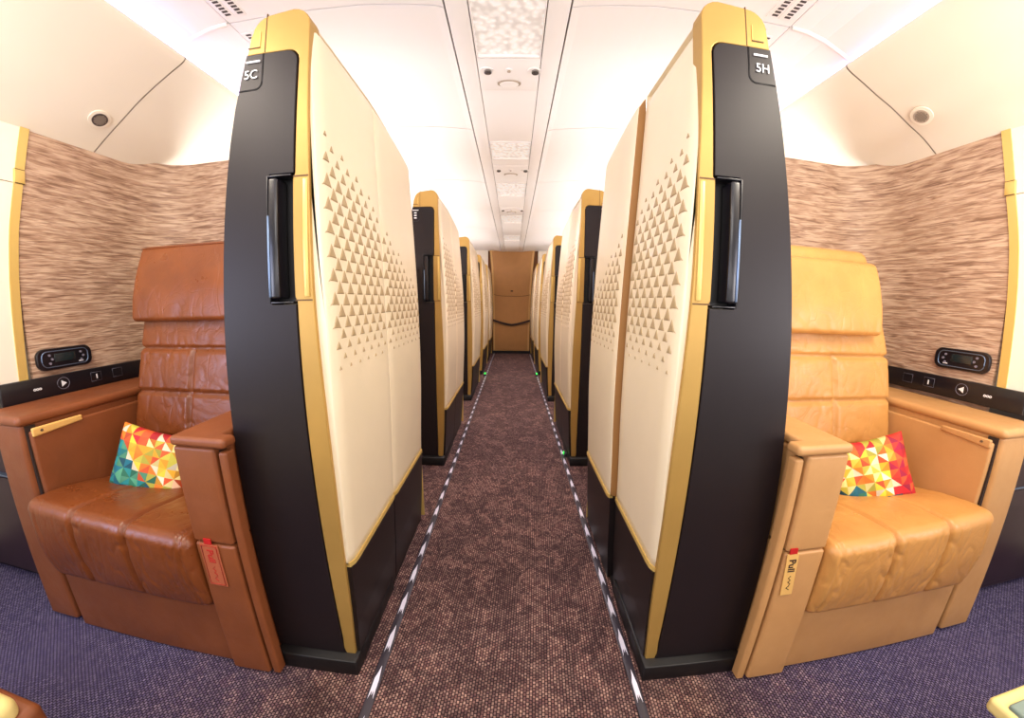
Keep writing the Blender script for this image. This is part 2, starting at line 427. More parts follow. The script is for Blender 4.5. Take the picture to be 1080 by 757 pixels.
        if pattern:
            dz, dy = .0325, .066
            r = 0; z = 1.02
            while z < 1.78:
                zz = (z-1.09)
                cnt = int(L/dy)+2
                for ci in range(cnt):
                    y = .05+ci*dy+(dy/2 if r % 2 else 0)
                    if y < a+.02 or y > bb-.022: continue
                    zmax = 1.745-.02*(y/.1) if y < .25 else 1.695-.055*((y-.25)/.1)
                    zmin = 1.085-.0*(y)
                    if z > zmax or z < zmin: continue
                    sz = min(1, .34+(zmax-z)/.17, .3+(z-zmin)/.20)
                    w_, h_ = .047*sz, .040*sz
                    tri = [(y-w_/2, z-h_/2), (y+w_/2, z-h_/2), (y, z+h_/2)]
                    P = [(s*(U(p, q)+.0004), p, q) for p, q in tri]
                    P2 = [(s*(U(y+(p-y)*.72, z-h_*.1+(q-z)*.72+h_*.07)-.0022), y+(p-y)*.72, z-h_*.03+(q-z)*.72) for p, q in tri]
                    sh.add(P+P2, [[3, 4, 5], [0, 1, 4, 3], [1, 2, 5, 4], [2, 0, 3, 5]], M['dent_shade'])
                z += dz; r += 1
        so = sh.build('aisle_panel', root)
        lip = MB(); V = []; 
        for i, y in enumerate(ys):
            u = U(y, .456)
            V += [(s*(u-.005), y, .446), (s*(u-.005), y, .462), (s*(u+.012), y, .462), (s*(u+.012), y, .446)]
        F = [[i*4+j, i*4+(j+1) % 4, (i+1)*4+(j+1) % 4, (i+1)*4+j] for i in range(ny) for j in range(4)]+[[3, 2, 1, 0], [ny*4+j for j in range(4)]]
        lip.add(V, F, M['gold_light']); lip.build('gold_lip', so)
        kp = MB(); V = []
        for y in (a, bb-.004):
            for z, u in ((.02, .50), (.2, .485), (.445, .472)): V.append((s*(u+off*.8), y, z))
            V.append((s*.535, y, .445)); V.append((s*.535, y, .02))
        F = [[j, (j+1) % 5, 5+(j+1) % 5, 5+j] for j in range(5)]+[[4, 3, 2, 1, 0], [5, 6, 7, 8, 9]]
        kp.add(V, F, M['kick']); kp.build('kick_panel', root)
    e_ = MB(); e_.box(s*.478, s*.60, L-.004, L+.004, .03, .44, M['gold_light'], .002)
    e_.build('end_trim', root)
    pl_ = MB(); pl_.box(s*.495, s*(O[0][1]-.002), -.036, L-.01 if False else .4, 0, .068, M['plinth'], .004)
    pl_.box(s*.503, s*.60, .36, L, 0, .03, M['plinth'], .002)
    pl_.build('plinth', root)
    return root

def copy_tree(o, parent=None):
    c = o.copy(); COL.objects.link(c)
    if parent: c.parent = parent
    for ch in list(o.children): copy_tree(ch, c)
    return c

GP = 'suite dividing walls along the aisle'
podL = make_pod(-1, 'suite_partition', 'near cream and black suite divider marked 5C beside the brown armchair', letter='5C', group=GP)
podR = make_pod(1, 'suite_partition', 'near cream and black suite divider marked 5H beside the right-hand armchair', letter='5H', group=GP, gap_out=.016)
podL2 = make_pod(-1, 'suite_partition', 'cream and black suite divider directly behind the one marked 5C', group=GP, y0=2.6)
podR2 = make_pod(1, 'suite_partition', 'cream and black suite divider directly behind the one marked 5H', group=GP, y0=2.62)
words = ['third', 'fourth', 'fifth']
for i, y in enumerate((4.47, 6.15, 7.65)):
    for src, sd in ((podL2, 'left'), (podR2, 'right')):
        c = copy_tree(src); c.location.y = y*S
        c['label'] = '%s suite divider from the camera in the row on the %s side' % (words[i], sd)

# ------------------------------------------------------------------ floor
def plane(name, x0, x1, y0, y1, z, mat, t=.02):
    mb = MB(); mb.box(x0, x1, y0, y1, z-t, z, mat); return mb.build(name)
fl = MB(); fl.box(-3.0, 3.0, -1.5, 9.2, -.03, 0, M['carpet'])
struct(fl.build('floor'), 'dark purple woven carpet of the cabin')

def path_strip(s, x, label):
    root = empty('floor_path_marker', label, 'floor marker', (x, 0, 0), 'luminous path strips along the aisle')
    t = MB(); t.box(-.016, .016, .35, 8.75, 0, .005, M['track'], .0015); t.build('track', root)
    y = .42
    first = None
    while y < 8.6:
        if first is None:
            d = MB(); L = .125
            pts = [(-.009, .0), (-.003, .03), (0, .012), (.003, .03), (.009, .0), (.0085, L*.55), (.002, L), (-.002, L*.8), (-.0085, L*.6)]
            d.poly(pts, lambda a, b, dd: (a, b, .0045+dd), .0022, M['dash'])
            first = d.build('luminous_dash', root, (0, y, 0))
        else:
            c = first.copy(); COL.objects.link(c); c.parent = root; c.location = Vector((0, y, 0))*S
        y += .182
    return root
path_strip(-1, -.455, 'dark path strip with white dashes along the side of seat 5C')
path_strip(1, .435, 'dark path strip with white dashes along the side of seat 5H')
def green(x, y, label):
    r = empty('exit_path_light', label, 'floor light', (x, y, 0), 'green floor lights near the aisle end')
    b = MB(); b.rbox((0, 0, .02), (.022, .05, .02), .01, M['track'], (2, 2, 2)); b.build('housing', r)
    l = MB(); l.rbox((0, -.01, .048), (.012, .035, .012), .008, M['green_led'], (2, 2, 2)); l.build('lens', r)
green(-.47, 6.0, 'small green light on the floor at the end of the left row')
green(.43, 6.02, 'small green light on the floor at the end of the right row')
g = empty('exit_path_light', 'small green light low on the second divider behind the one marked 5H', 'floor light', (.455, 2.78, 0), 'green floor lights near the aisle end')
b = MB(); b.rbox((0, 0, .02), (.012, .03, .018), .006, M['track'], (2, 2, 2)); b.build('housing', g)
b = MB(); b.rbox((-.012, 0, .028), (.005, .014, .01), .004, M['green_led'], (2, 2, 2)); b.build('lens', g)

# ------------------------------------------------------------------ ceiling
CZ, CZC = 2.53, 2.485
c = MB(); CX = -.035
seams = [-1.5, .31, 1.43, 2.56, 3.72, 4.9, 6.1, 7.3, 9.2]
for a, b in zip(seams, seams[1:]):
    for s in (-1, 1):
        g0 = .004
        # flat panel from the centre strip out to the cove
        V = []; prof = [(.262, CZC+.002), (.30, CZC+.012), (.42, CZ-.02), (.62, CZ-.004), (.95, CZ), (1.235, CZ)]
        for y in (a+g0, b-g0):
            for u, z in prof: V.append((CX+s*u, y, z))
            for u, z in prof[::-1]: V.append((CX+s*u, y, z+.02))
        n = len(prof)*2
        F = [[j, (j+1) % n, n+(j+1) % n, n+j] for j in range(n)]+[list(range(n)), list(range(n, 2*n))[::-1]]
        c.add(V, F, M['ceil'])
        V = []; prof = [(1.243, CZ+.004), (1.33, CZ-.004), (1.42, CZ-.028), (1.50, CZ-.066), (1.57, CZ-.10), (1.64, CZ-.12)]
        for y in (a+g0, b-g0):
            for u, z in prof: V.append((CX+s*u, y, z))
            for u, z in prof[::-1]: V.append((CX+s*u, y, z+.02))
        n = len(prof)*2
        F = [[j, (j+1) % n, n+(j+1) % n, n+j] for j in range(n)]+[list(range(n)), list(range(n, 2*n))[::-1]]
        c.add(V, F, M['ceil'], False)
        # raised rib at each joint
    for s in (-1, 1):
        c.tube([(CX+s*u, b, z) for u, z in ((1.25, CZ-.001), (1.33, CZ-.007), (1.42, CZ-.031), (1.5, CZ-.069), (1.57, CZ-.103))], .009, M['ceil'], 8)
c.box(-1.8, 1.8, -1.5, 9.2, CZ+.03, CZ+.05, M['ceil_gap'])
struct(c.build('ceiling'), 'white ceiling panels with thin joints and side coves')
# centre service strip
c = MB()
c.box(CX-.254, CX-.163, -1.5, 9.2, CZC, CZC+.02, M['ceil'], .002); c.box(CX+.163, CX+.254, -1.5, 9.2, CZC, CZC+.02, M['ceil'], .002)
lights = [(-.9, -.1), (.95, 1.765), (2.75, 3.10), (3.72, 4.2), (5.1, 5.6), (6.6, 7.2)]
prev = -1.5
for a, b in lights+[(9.2, 9.2)]:
    if a-prev > .02: c.box(CX-.16, CX+.16, prev+.003, a-.003, CZC+.004, CZC+.02, M['ceil'], .002)
    prev = b
c.box(CX-.27, CX+.27, -1.5, 9.2, CZC+.022, CZC+.03, M['ceil_gap'])
struct(c.build('trim_1'), 'centre service strip of the ceiling')
ord_ = ['over the camera', 'nearest in view', 'second along', 'third along', 'fourth along', 'last before the end door']
for i, (a, b) in enumerate(lights):
    r = empty('ceiling_light', 'textured glass light in ceiling strip, '+ord_[i], 'ceiling light', (CX, a, CZC), 'ceiling lights in the centre strip')
    L_ = b-a
    m = MB(); m.box(-.152, .152, .012, L_-.012, .012, .018, M['lens']); m.build('lens', r)
    m = MB()
    for x in (-.158, .152): m.box(x, x+.006, 0, L_, -.002, .018, M['ceil'], .001)
    for y in (0, L_-.012): m.box(-.152, .152, y, y+.012, -.002, .018, M['ceil'], .001)
    m.build('frame', r)
def psu(y, label):
    r = empty('reading_light_panel', label, 'reading light', (CX, y, CZC), 'reading light panels in the centre strip')
    m = MB(); m.box(-.155, .155, -.06, .22, -.003, .006, M['ceil'], .002); m.build('panel', r)
    for k, x in enumerate((-.115, .0, .13)):
        m = MB()
        if k == 1: m.disc((x, .03, -.006), (0, 0, 1), .018, .008, M['ceil']); m.disc((x, .03, -.011), (0, 0, 1), .009, .006, M['vent_mid']); m.build('call_button', r); continue
        m.disc((x, .03, -.006), (0, 0, 1), .028, .008, M['ceil'], rx=1.25); m.disc((x+.006, .03, -.012), (0, 0, 1), .019, .014, M['chrome']); m.disc((x+.006, .03, -.021), (0, 0, 1), .010, .006, M['vent_dark'])
        m.build('reading_lamp', r)
    m = MB(); m.disc((.0, .15, -.006), (0, 0, 1), .032, .006, M['vent_mid'], rx=2.0); m.disc((.0, .15, -.011), (0, 0, 1), .026, .005, M['ceil'], rx=2.0); m.build('speaker_cover', r)
psu(1.83, 'oval cover with three small lamps in ceiling strip, closest to camera')
psu(3.3, 'oval cover with three small lamps in ceiling strip, middle set')
psu(4.75, 'oval cover with three small lamps in ceiling strip, farthest set')
def slots(x, y, s, label):
    r = empty('ceiling_air_vent', label, 'air vent', (x, y, CZ), 'slotted air vents in the ceiling edge')
    for k in range(2):
        m = MB(); m.box(-.02+k*.06*s-.014, .0+k*.06*s+.018, -.10-.01*k, .085, -.003, .004, M['ceil'], .001)
        for j in range(9): m.box(-.014+k*.06*s, .012+k*.06*s, -.09+j*.019, -.08+j*.019, -.0045, -.002, M['vent_dark'])
        m.build('slotted_plate', r)
slots(-1.235, 1.31, 1, 'twin slotted vent in ceiling above the divider marked 5C')
slots(1.15, 1.31, -1, 'twin slotted vent in ceiling above the divider marked 5H')
slots(-1.235, 1.60, 1, 'slotted vent beyond the ceiling joint behind the divider marked 5C')
slots(1.15, 1.60, -1, 'slotted vent beyond the ceiling joint behind the divider marked 5H')

# ------------------------------------------------------------------ overhead side panels, cove lamps, side walls
WX = 2.05
def side(s, wt):
    nm = 'left' if s < 0 else 'right'
    prof = [(WX+.03, wt-.02), (WX, wt+.005), (1.96, wt+.068), (1.86, 2.165+.6*(wt-2.03)), (1.76, 2.235+.3*(wt-2.03)), (1.66, 2.295), (1.57, 2.345), (1.515, 2.375), (1.495, 2.395), (1.50, 2.408), (1.53, 2.405), (1.62, 2.37)]
    # smooth the profile
    P = []
    for i in range(len(prof)-1):
        for t in (0, .25, .5, .75):
            g = lambda k: Vector(prof[max(0, min(len(prof)-1, k))])
            a, b, c_, d = g(i-1), g(i), g(i+1), g(i+2)
            P.append(.5*((2*b)+(c_-a)*t+(2*a-5*b+4*c_-d)*t*t+(3*b-a-3*c_+d)*t**3))
    P.append(Vector(prof[-1]))
    m = MB(); xo = CX if False else 0
    ys = [-1.5, .1, 1.425, 2.9, 4.3, 5.7, 7.1, 9.2]
    for a, b in zip(ys, ys[1:]):
        V = []; n = len(P)
        for y in (a+.003, b-.003):
            for p in P: V.append((s*p.x, y, p.y))
        F = [[j, j+1, n+j+1, n+j] for j in range(n-1)]
        m.add(V, F, M['over'], True)
        # shadow joint
        V = []
        for y in (b-.012, b+.012):
            for p in P: V.append((s*(p.x+.006), y, p.y+.006))
        m.add(V, F, M['vent_mid'], True)
    o = m.build('wall_%s_overhead' % nm); struct(o, 'curved off-white overhead side panel')
    # cove lamp: a long LED profile lying behind the lip
    r = empty('cove_lamp', 'long hidden lavender light strip in the %s ceiling cove' % nm, 'cove light', (s*1.575, 0, 2.39), 'cove lamps')
    k = MB(); k.box(-.02, .02, -1.4, 9.1, 0, .008, M['ceil']); k.build('channel', r)
    k = MB(); k.box(-.013, .013, -1.4, 9.1, .008, .014, M['led']); k.build('diffuser', r)
    # suite wall : wood relief, wrapped round the rear corner
    path = [(WX, 1.08)]+[(WX, y) for y in (1.2, 1.35, 1.5)]+[(WX-.24+.24*math.cos(math.radians(t)), 1.57+.25*math.sin(math.radians(t))) for t in range(0, 91, 9)]+[(1.5, 1.82), (1.2, 1.82), (.62, 1.82)]
    def skin(path, z0, name, label):
        V = []; F = []; zs = [z0, wt+.04]
        for (x, y) in path:
            for z in zs: V.append((s*x, y, z))
        for (x, y) in path:
            nx, ny = (.02, 0) if y < 1.57 else (.014, .014) if x > 1.8 else (0, .02)
            for z in zs: V.append((s*(x+nx), y+ny, z))
        n = len(path)*2
        for i in range(len(path)-1):
            F += [[2*i, 2*i+2, 2*i+3, 2*i+1], [n+2*i, n+2*i+1, n+2*i+3, n+2*i+2]]
        w = MB(); w.add(V, F, M['wood'], True)
        w.add(V, [[2*i+1, 2*i+3, n+2*i+3, n+2*i+1] for i in range(len(path)-1)]+[[2*i, n+2*i, n+2*i+2, 2*i+2] for i in range(len(path)-1)]+[[0, 1, n+1, n], [n-2, 2*n-2, 2*n-1, n-1]], M['wood'])
        struct(w.build(name), label)
    skin([q for q in path if q[0] > 1.8], .885, 'wall_'+nm, 'rippled wood relief on the side wall of the suite')
    skin([q for q in path if q[0] < 1.815], .0, 'wall_%s_rear' % nm, 'rippled wood relief wall behind the armchair')
    # cream window-side wall in front of the gold trim, and wall further on
    w = MB(); ed = [(.935, 1.04), (1.4, 1.055), (1.6, 1.07), (1.80, 1.095)]; eu = [(1.804, 1.096), (wt+.04, 1.125)]
    for e_ in (ed, eu): w.poly([(.93, e_[0][0])]+[(y, z) for z, y in e_]+[(.93, e_[-1][0])], lambda a, b, d: (s*(WX-.003+d), a, b), .02, M['over'])
    w.box(s*WX, s*2.95, .91, .93, .9, wt+.04, M['over'])
    struct(w.build('wall_%s_cream' % nm), 'cream side wall panel next to the gold trim'); w = MB()
    w.box(s*2.93, s*2.95, -1.5, 2.0, 0, wt+.3, M['over']); struct(w.build('wall_%s_outer' % nm), 'outer cabin wall'); w = MB(); w.box(s*(WX+.03), s*(WX+.05), 1.9, 9.2, 0, wt+.05, M['over'])
    struct(w.build('wall_%s_beyond' % nm), 'side wall further along the cabin')
    gt = MB()
    yb = [(.9, 1.052), (1.17, 1.066), (1.4, 1.076), (1.6, 1.09), (1.8, 1.115), (wt+.02, 1.142)]
    V = []; zz = [.92+(wt+.01-.92)*i/16 for i in range(17)]
    for z in zz:
        y = interp(yb, z); V += [(s*(WX-.008), y-.034, z), (s*(WX-.008), y, z), (s*(WX+.012), y, z), (s*(WX+.012), y-.034, z)]
    F = [[i*4+j, i*4+(j+1) % 4, (i+1)*4+(j+1) % 4, (i+1)*4+j] for i in range(16) for j in range(4)]+[[3, 2, 1, 0], [64, 65, 66, 67]]
    gt.add(V, F, M['gold_light'])
    y = interp(yb, 1.84); gt.box(s*(WX-.012), s*WX, y-.038, y+.002, 1.80, 1.86, M['gold_light'], .002)
    gt.box(s*(WX-.0125), s*WX, y-.036, y, 1.80, 1.803, M['gold_seam']); gt.box(s*(WX-.0125), s*WX, y-.036, y, 1.857, 1.86, M['gold_seam'])
    struct(gt.build('trim_'+('2' if s < 0 else '3')), 'vertical gold trim on the side wall')
side(-1, 2.03); side(1, 2.07)

def round_vent(s, x, y, z, label, col):
    r = empty('speaker_grille', label, 'grille', (s*x, y, z), 'round grilles in the overhead panels')
    nrm = Vector((-s*.62, 0, -.78)).normalized()
    u = Vector((0, 1, 0)); w = nrm.cross(u)
    m = MB(); m.disc(nrm*.004, nrm, .047, .006, M['over'], rx=1); m.build('ring', r)
    m = MB(); m.disc(nrm*.008, nrm, .033, .006, col)
    for i in range(-4, 5):
        for j in range(-4, 5):
            if i*i+j*j < 17: m.disc(nrm*.0115+u*i*.0065+w*j*.0065, nrm, .0022, .001, M['vent_dark'] if col != M['vent_dark'] else M['vent_mid'], 6)
    m.build('mesh_cover', r)
round_vent(-1, 1.895, 1.338, 2.14, 'dark round grille in overhead panel above the brown armchair', M['vent_dark'])
round_vent(1, 1.835, 1.338, 2.19, 'beige round grille in overhead panel above the right-hand armchair', M['vent_mid'])

# console strip, controls, dark cabinet
def console(s):
    nm = 'brown' if s < 0 else 'tan'
    zz = .895 if s < 0 else .915
    r = empty('console_strip', 'long black switch strip at the wall beside the %s armchair' % nm, 'control strip', (s*WX, 1.0, zz), 'switch strips')
    m = MB(); m.box(-s*.022, -s*.001, -.06, .72, 0, .092, M['gloss'], .003); m.build('fascia', r)
    m = MB(); X = -s*.0225
    f = lambda y, z, d: (X-s*d, y, z)
    # tiny word, arrow in a ring, and two faint icons
    def fm(y0): return (lambda a, b, d: (X-s*(d+.001), y0+(-a if s > 0 else a), .047+b))
    text_into(m, 'ooo', fm(.075), .02, M['white_ink'], bold=.0006); m.build('icon_text', r); m = MB()
    m.poly([(0, -.014), (.022, 0), (0, .014)], lambda a, b, d: (X-s*d, .175+a, .05+b), .0015, M['white_ink'])
    m.tube([(X, .183+.026*math.cos(a*PI/8), .05+.026*math.sin(a*PI/8)) for a in range(16)], .0012, M['dim_ink'], 5, True)
    m.build('arrow_icon', r); m = MB()
    m.box(X, X-s*.001, .335, .341, .04, .062, M['white_ink'])
    m.build('bar_icon', r)
    for yy in (.31, .42):
        m = MB()
        pts = [(yy, .03), (yy+.05, .03), (yy+.05, .072), (yy, .072)]
        m.tube([(X, a, b) for a, b in pts], .001, M['dim_ink'], 5, True)
        m.build('outline_icon', r)
    y0, y1, z0, z1 = (1.095, 1.335, 1.01, 1.105) if s < 0 else (1.095, 1.335, 1.047, 1.142)
    r = empty('wall_controller', 'rounded black control unit with screen on wall beside the %s armchair' % nm, 'controller', (s*WX, (y0+y1)/2, (z0+z1)/2), 'wall controllers')
    w, h = (y1-y0)/2, (z1-z0)/2
    def rr(w, h, rd):
        P = []
        for cx, cz, a in ((w-rd, h-rd, 0), (-w+rd, h-rd, 90), (-w+rd, -h+rd, 180), (w-rd, -h+rd, 270)): P += arc(cx, cz, rd, a, a+90, 6)
        return P
    m = MB(); m.poly(rr(w, h, .034), lambda a, b, d: (-s*d, a, b), .016, M['gloss'], .004); m.build('bezel', r)
    m = MB(); m.tube([(-s*.0165, a, b) for a, b in rr(w-.02, h-.013, .024)], .0022, M['steel'], 6, True); m.build('silver_outline', r)
    m = MB(); m.box(-s*.016, -s*.0185, -.048, .042, -.014, .022, M['screen'], .001); m.build('screen', r)
    for sg in (-1, 1):
        for k in range(3): m = MB(); m.disc((-s*.0175, sg*.068+(k % 2)*.01, -.018+k*.018), (1, 0, 0), .0055, .003, M['dim_ink'], 12); m.build('button', r)
    m = MB()
    m.box(-s*.0165, -s*.018, .055, .075, -.026, -.022, M['white_ink'])
    m.build('small_print', r)
    r = empty('side_cabinet', 'dark low cabinet standing behind the outer arm of the %s armchair' % nm, 'cabinet', (s*2.3, 1.0, 0), 'dark side cabinets')
    m = MB(); m.box(-s*.325, s*.6, -.02 if s > 0 else 0, .78, .03, .855, M['cabinet'], .006); m.box(-s*.33, s*.6, .02, .77, 0, .03, M['plinth']); m.build('body', r)
    m = MB(); m.box(-s*.3, s*.58, -.024, -.001, .06, .55, M['cabinet'], .004); m.build('lower_door', r)
    m = MB(); m.box(-s*.3, s*.58, -.026, -.001, .558, .565, M['steel'], .001); m.build('metal_line', r)
console(-1); console(1)

# ------------------------------------------------------------------ armchairs
def groove(d, w): return math.exp(-(d/w)**2)
def chair(s):
    nm = 'brown' if s < 0 else 'tan'
    LE, AR = (M['leather_shaded'], M['arm_shaded']) if s < 0 else (M['leather_lit'], M['arm_lit'])
    lab = 'leather armchair darkened to brown for dimmer light with wide arms beside the divider marked 5C' if s < 0 else 'leather armchair lightened to tan for brighter light with wide arms beside the divider marked 5H'
    r = empty('armchair', lab, 'armchair', (s*1.36, .82, 0), 'leather suite armchairs')
    T = lambda x: s*x-s*1.36       # world x -> local
    Y = lambda y: y-.82
    def fnw(f):                    # warp written in absolute |x|, y, z
        def g(x, y, z):
            X = (x+s*1.36)*s; Y_ = y+.82
            X, Y_, z = f(X, Y_, z); return (s*X-s*1.36, Y_-.82, z)
        return g
    def rb(mb, x0, x1, y0, y1, z0, z1, rad, mat, n=(6, 6, 6), f=None):
        mb.rbox(((T(x0)+T(x1))/2, (Y(y0)+Y(y1))/2, (z0+z1)/2), (abs(x1-x0)/2, (y1-y0)/2, (z1-z0)/2), rad, mat, n, fnw(f) if f else None)
    # inner arm by the aisle
    m = MB()
    rb(m, .834, .981, .818, 1.30, .556, .872, .010, AR)
    rb(m, .834, .981, .818, 1.30, .012, .551, .010, AR)
    m.box(T(.845), T(.97), Y(.84), Y(1.29), .005, .87, M['groove'])
    a = m.build('armrest', r)
    m = MB(); rb(m, .79, .985, .812, .868, .874, .904, .012, AR, (6, 4, 2)); rb(m, .834, .985, .84, 1.36, .874, .904, .012, AR, (6, 12, 2), (lambda X, Y_, z: (X, Y_, z+.012*(Y_-.84))))
    m.build('arm_cap', a)
    m = MB(); rb(m, .796, .824, .822, .86, .012, .862, .008, AR, (2, 2, 10)); m.box(T(.822), T(.837), Y(.84), Y(.86), .01, .86, M['groove'])
    m.build('side_strip', a)
    # outer arm by the wall
    m = MB()
    rb(m, 1.765, 1.93, .85, 1.72, .012, .868, .014, AR, (6, 8, 8), lambda X, Y_, z: (X+.03*(1-z/.87)+(.0), Y_, z))
    a = m.build('armrest', r)
    m = MB(); rb(m, 1.752, 2.025, .84, 1.55, .862, .9, .018, AR, (6, 12, 2)); m.build('arm_cap', a)
    m = MB(); m.box(T(1.76), T(1.775), Y(.866), Y(.9), .30, .86, M['groove']); rb(m, 1.742, 1.764, .872, 1.40, .30, .84, .008, AR, (2, 8, 6)); m.build('inner_panel', a)
    m = MB(); rb(m, 1.736, 1.75, .875, 1.06, .818, .852, .006, M['tagR'] if s < 0 else M['arm_lit'], (2, 6, 2), lambda X, Y_, z: (X, Y_, z if z > .835 else z+.012*(Y_-.875)/.185)); m.disc((T(1.735), Y(.905), .838), (1, 0, 0), .005, .003, M['chrome'], 12)
    m.build('lid_flap', a)
    # base
    m = MB(); rb(m, 1.0, 1.752, .845, 1.5, .006, .30, .008, AR, (6, 6, 4)); m.box(T(.976), T(1.004), Y(.875), Y(1.3), .01, .4, M['groove']); m.box(T(1.745), T(1.78), Y(.88), Y(1.3), .01, .4, M['groove'])
    m.build('base', r)
    # seat cushion with thick front roll
    sd = 3.1*s
    def crease(a, b, k):            # narrow folds along wandering lines
        n = noise.noise(Vector((a, b, sd+k)))
        return max(0, .16-abs(n))/.16
    def sm(a, b, v): v = max(0, min(1, (v-a)/(b-a))); return v*v*(3-2*v)
    def cush(X, Y_, z):
        t = Y_-.785; up_ = sm(.50, .575, z); fr = sm(.90, .80, Y_)
        low = max(0, min(1, (.56-z)/.28))
        for sx in (1.25, 1.50):
            g = groove(X-sx-.02*low, .008)
            z -= g*.014*up_*(1-.6*sm(.0, .3, t)); Y_ += g*.016*fr
        g = groove(X-1.022, .006); Y_ += g*.007*fr; z -= .006*g*up_
        z -= .075*sm(.04, .6, t)*up_
        pl = sm(.27, .34, z)*sm(.60, .54, z)
        Y_ += fr*(.030*low-.012*math.sin(PI*max(0, min(1, (z-.27)/.3))))
        nx = min(abs(X-1.25), abs(X-1.5), abs(X-1.0), abs(X-1.745))
        near = math.exp(-(nx/.07)**2)
        Y_ += fr*pl*(0.0036*crease(X*22, z*9+X*9, 0)*(.45+.9*near)+.004*noise.noise(Vector((X*9, z*6, sd))))
        z += up_*(.0035*noise.noise(Vector((X*7, Y_*10, sd)))-.0015*crease(X*5, Y_*13+X*3, 5)*sm(.03, .1, t))
        z += .022*(X-1.36)/.38*(1-.6*sm(.1, .4, t))*up_
        return X, Y_, z
    m = MB(); rb(m, .988, 1.742, .785, 1.36, .275, .592, .036, LE, (120, 40, 34), cush)
    cu = m.build('seat_cushion', r)
    # backrest
    def yb(z): return 1.215+.20*(z-.5)/1.0 if z > .5 else 1.215
    top = 1.545 if s < 0 else 1.56
    def taper(X, z):
        if s > 0: return 1.0+(X-1.0)*(1-.15*max(0, (z-1.0)/.55)**1.5) if z > 1.0 else X
        return 1.0+(X-1.0)*(1-.075*max(0, min(1, (z-.6)/.9)))
    def back(X, Y_, z):
        fr = sm(1.28, 1.22, Y_)
        mx = 1.40-.02*(z-.9)
        g = max(groove(z-.895, .008), groove(z-1.085, .008), groove(X-mx, .008)*sm(1.10, 1.07, z), groove(z-.70, .008))
        Y_ += g*.020*fr
        d = min(abs(z-.895), abs(z-1.085), abs(z-.70), abs(X-mx) if z < 1.085 else 1)
        near = math.exp(-(d/.05)**2)
        Y_ += fr*(0.0032*crease(X*8+z*9, z*11-X*9, 1)*(.35+near)+.003*noise.noise(Vector((X*8, z*8, sd))))
        X = taper(X, z); Y_ += .20*(z-.5)
        return X, Y_, z
    m = MB(); rb(m, 1.0, 1.735, 1.21, 1.33, .46, top, .035, LE, (76, 4, 110), back)
    bk = m.build('backrest', r)
    def head(X, Y_, z):
        lo_, hi_ = (1.205, 1.542) if s < 0 else (1.18, 1.50)
        w = max(0, min(1, (z-lo_)/(hi_-lo_)))
        fr = sm(1.235, 1.20, Y_)
        Y_ -= fr*.020*math.sin(PI*w)**.7*(1.2-.5*w)
        Y_ += fr*(.003*crease(X*7, z*5+X*5, 2)*sm(.35, .0, w)*1.6+.0025*noise.noise(Vector((X*6, z*9, sd))))
        if s < 0: X = taper(X, z)
        Y_ += .20*(z-.5); return X, Y_, z
    m = MB()
    if s < 0: rb(m, .995, 1.742, 1.168, 1.24, 1.205, 1.542, .022, LE, (60, 3, 34), head)
    else: rb(m, .985, 1.615, 1.155, 1.24, 1.18, 1.50, .024, LE, (60, 3, 34), head)
    hd = m.build('headrest', r)
    if s < 0:
        m = MB(); m.tube([(T(1.008+.67*k/20), Y(1.166+.20*(1.527-.5)), 1.531) for k in range(21)], .003, LE, 6); m.build('piping', hd)
    # hanging tag
    m = MB(); tx = .925 if s < 0 else .864; hw = .034 if s < 0 else .021
    sl = .012*(-s if s < 0 else 1)
    def tm(a, b, d): return (T(tx)+a+(-.10*b if s > 0 else 0), Y(.816)-d, .475+b)
    m.poly([(-hw, -.078), (hw, -.078), (hw, .078), (-hw, .078)], tm, .0025, M['tagL'] if s < 0 else M['tagR'])
    m.poly([(-.0135, .078), (.0135, .078), (.0135, .098), (-.0135, .098)], tm, .003, M['red'])
    ink = M['redink'] if s < 0 else M['ink']
    if s < 0: m.tube([tm(a, b, .003) for a, b in ((-.028, -.072), (.028, -.072), (.028, .072), (-.028, .072))], .0014, ink, 5, True)
    text_into(m, 'Pull', lambda a, b, d: tm(b, .035-a*1.0, .003+d), .034, ink, bold=.0005)
    sq = [(.004, -.005), (-.004, -.012), (.005, -.02), (-.003, -.028), (.006, -.034), (.002, -.044), (-.006, -.05), (.005, -.058)]
    m.tube([tm(a, b, .003) for a, b in sq], .0014, ink, 5)
    m.build('pull_tag', r)
    return r
chair(-1); chair(1)

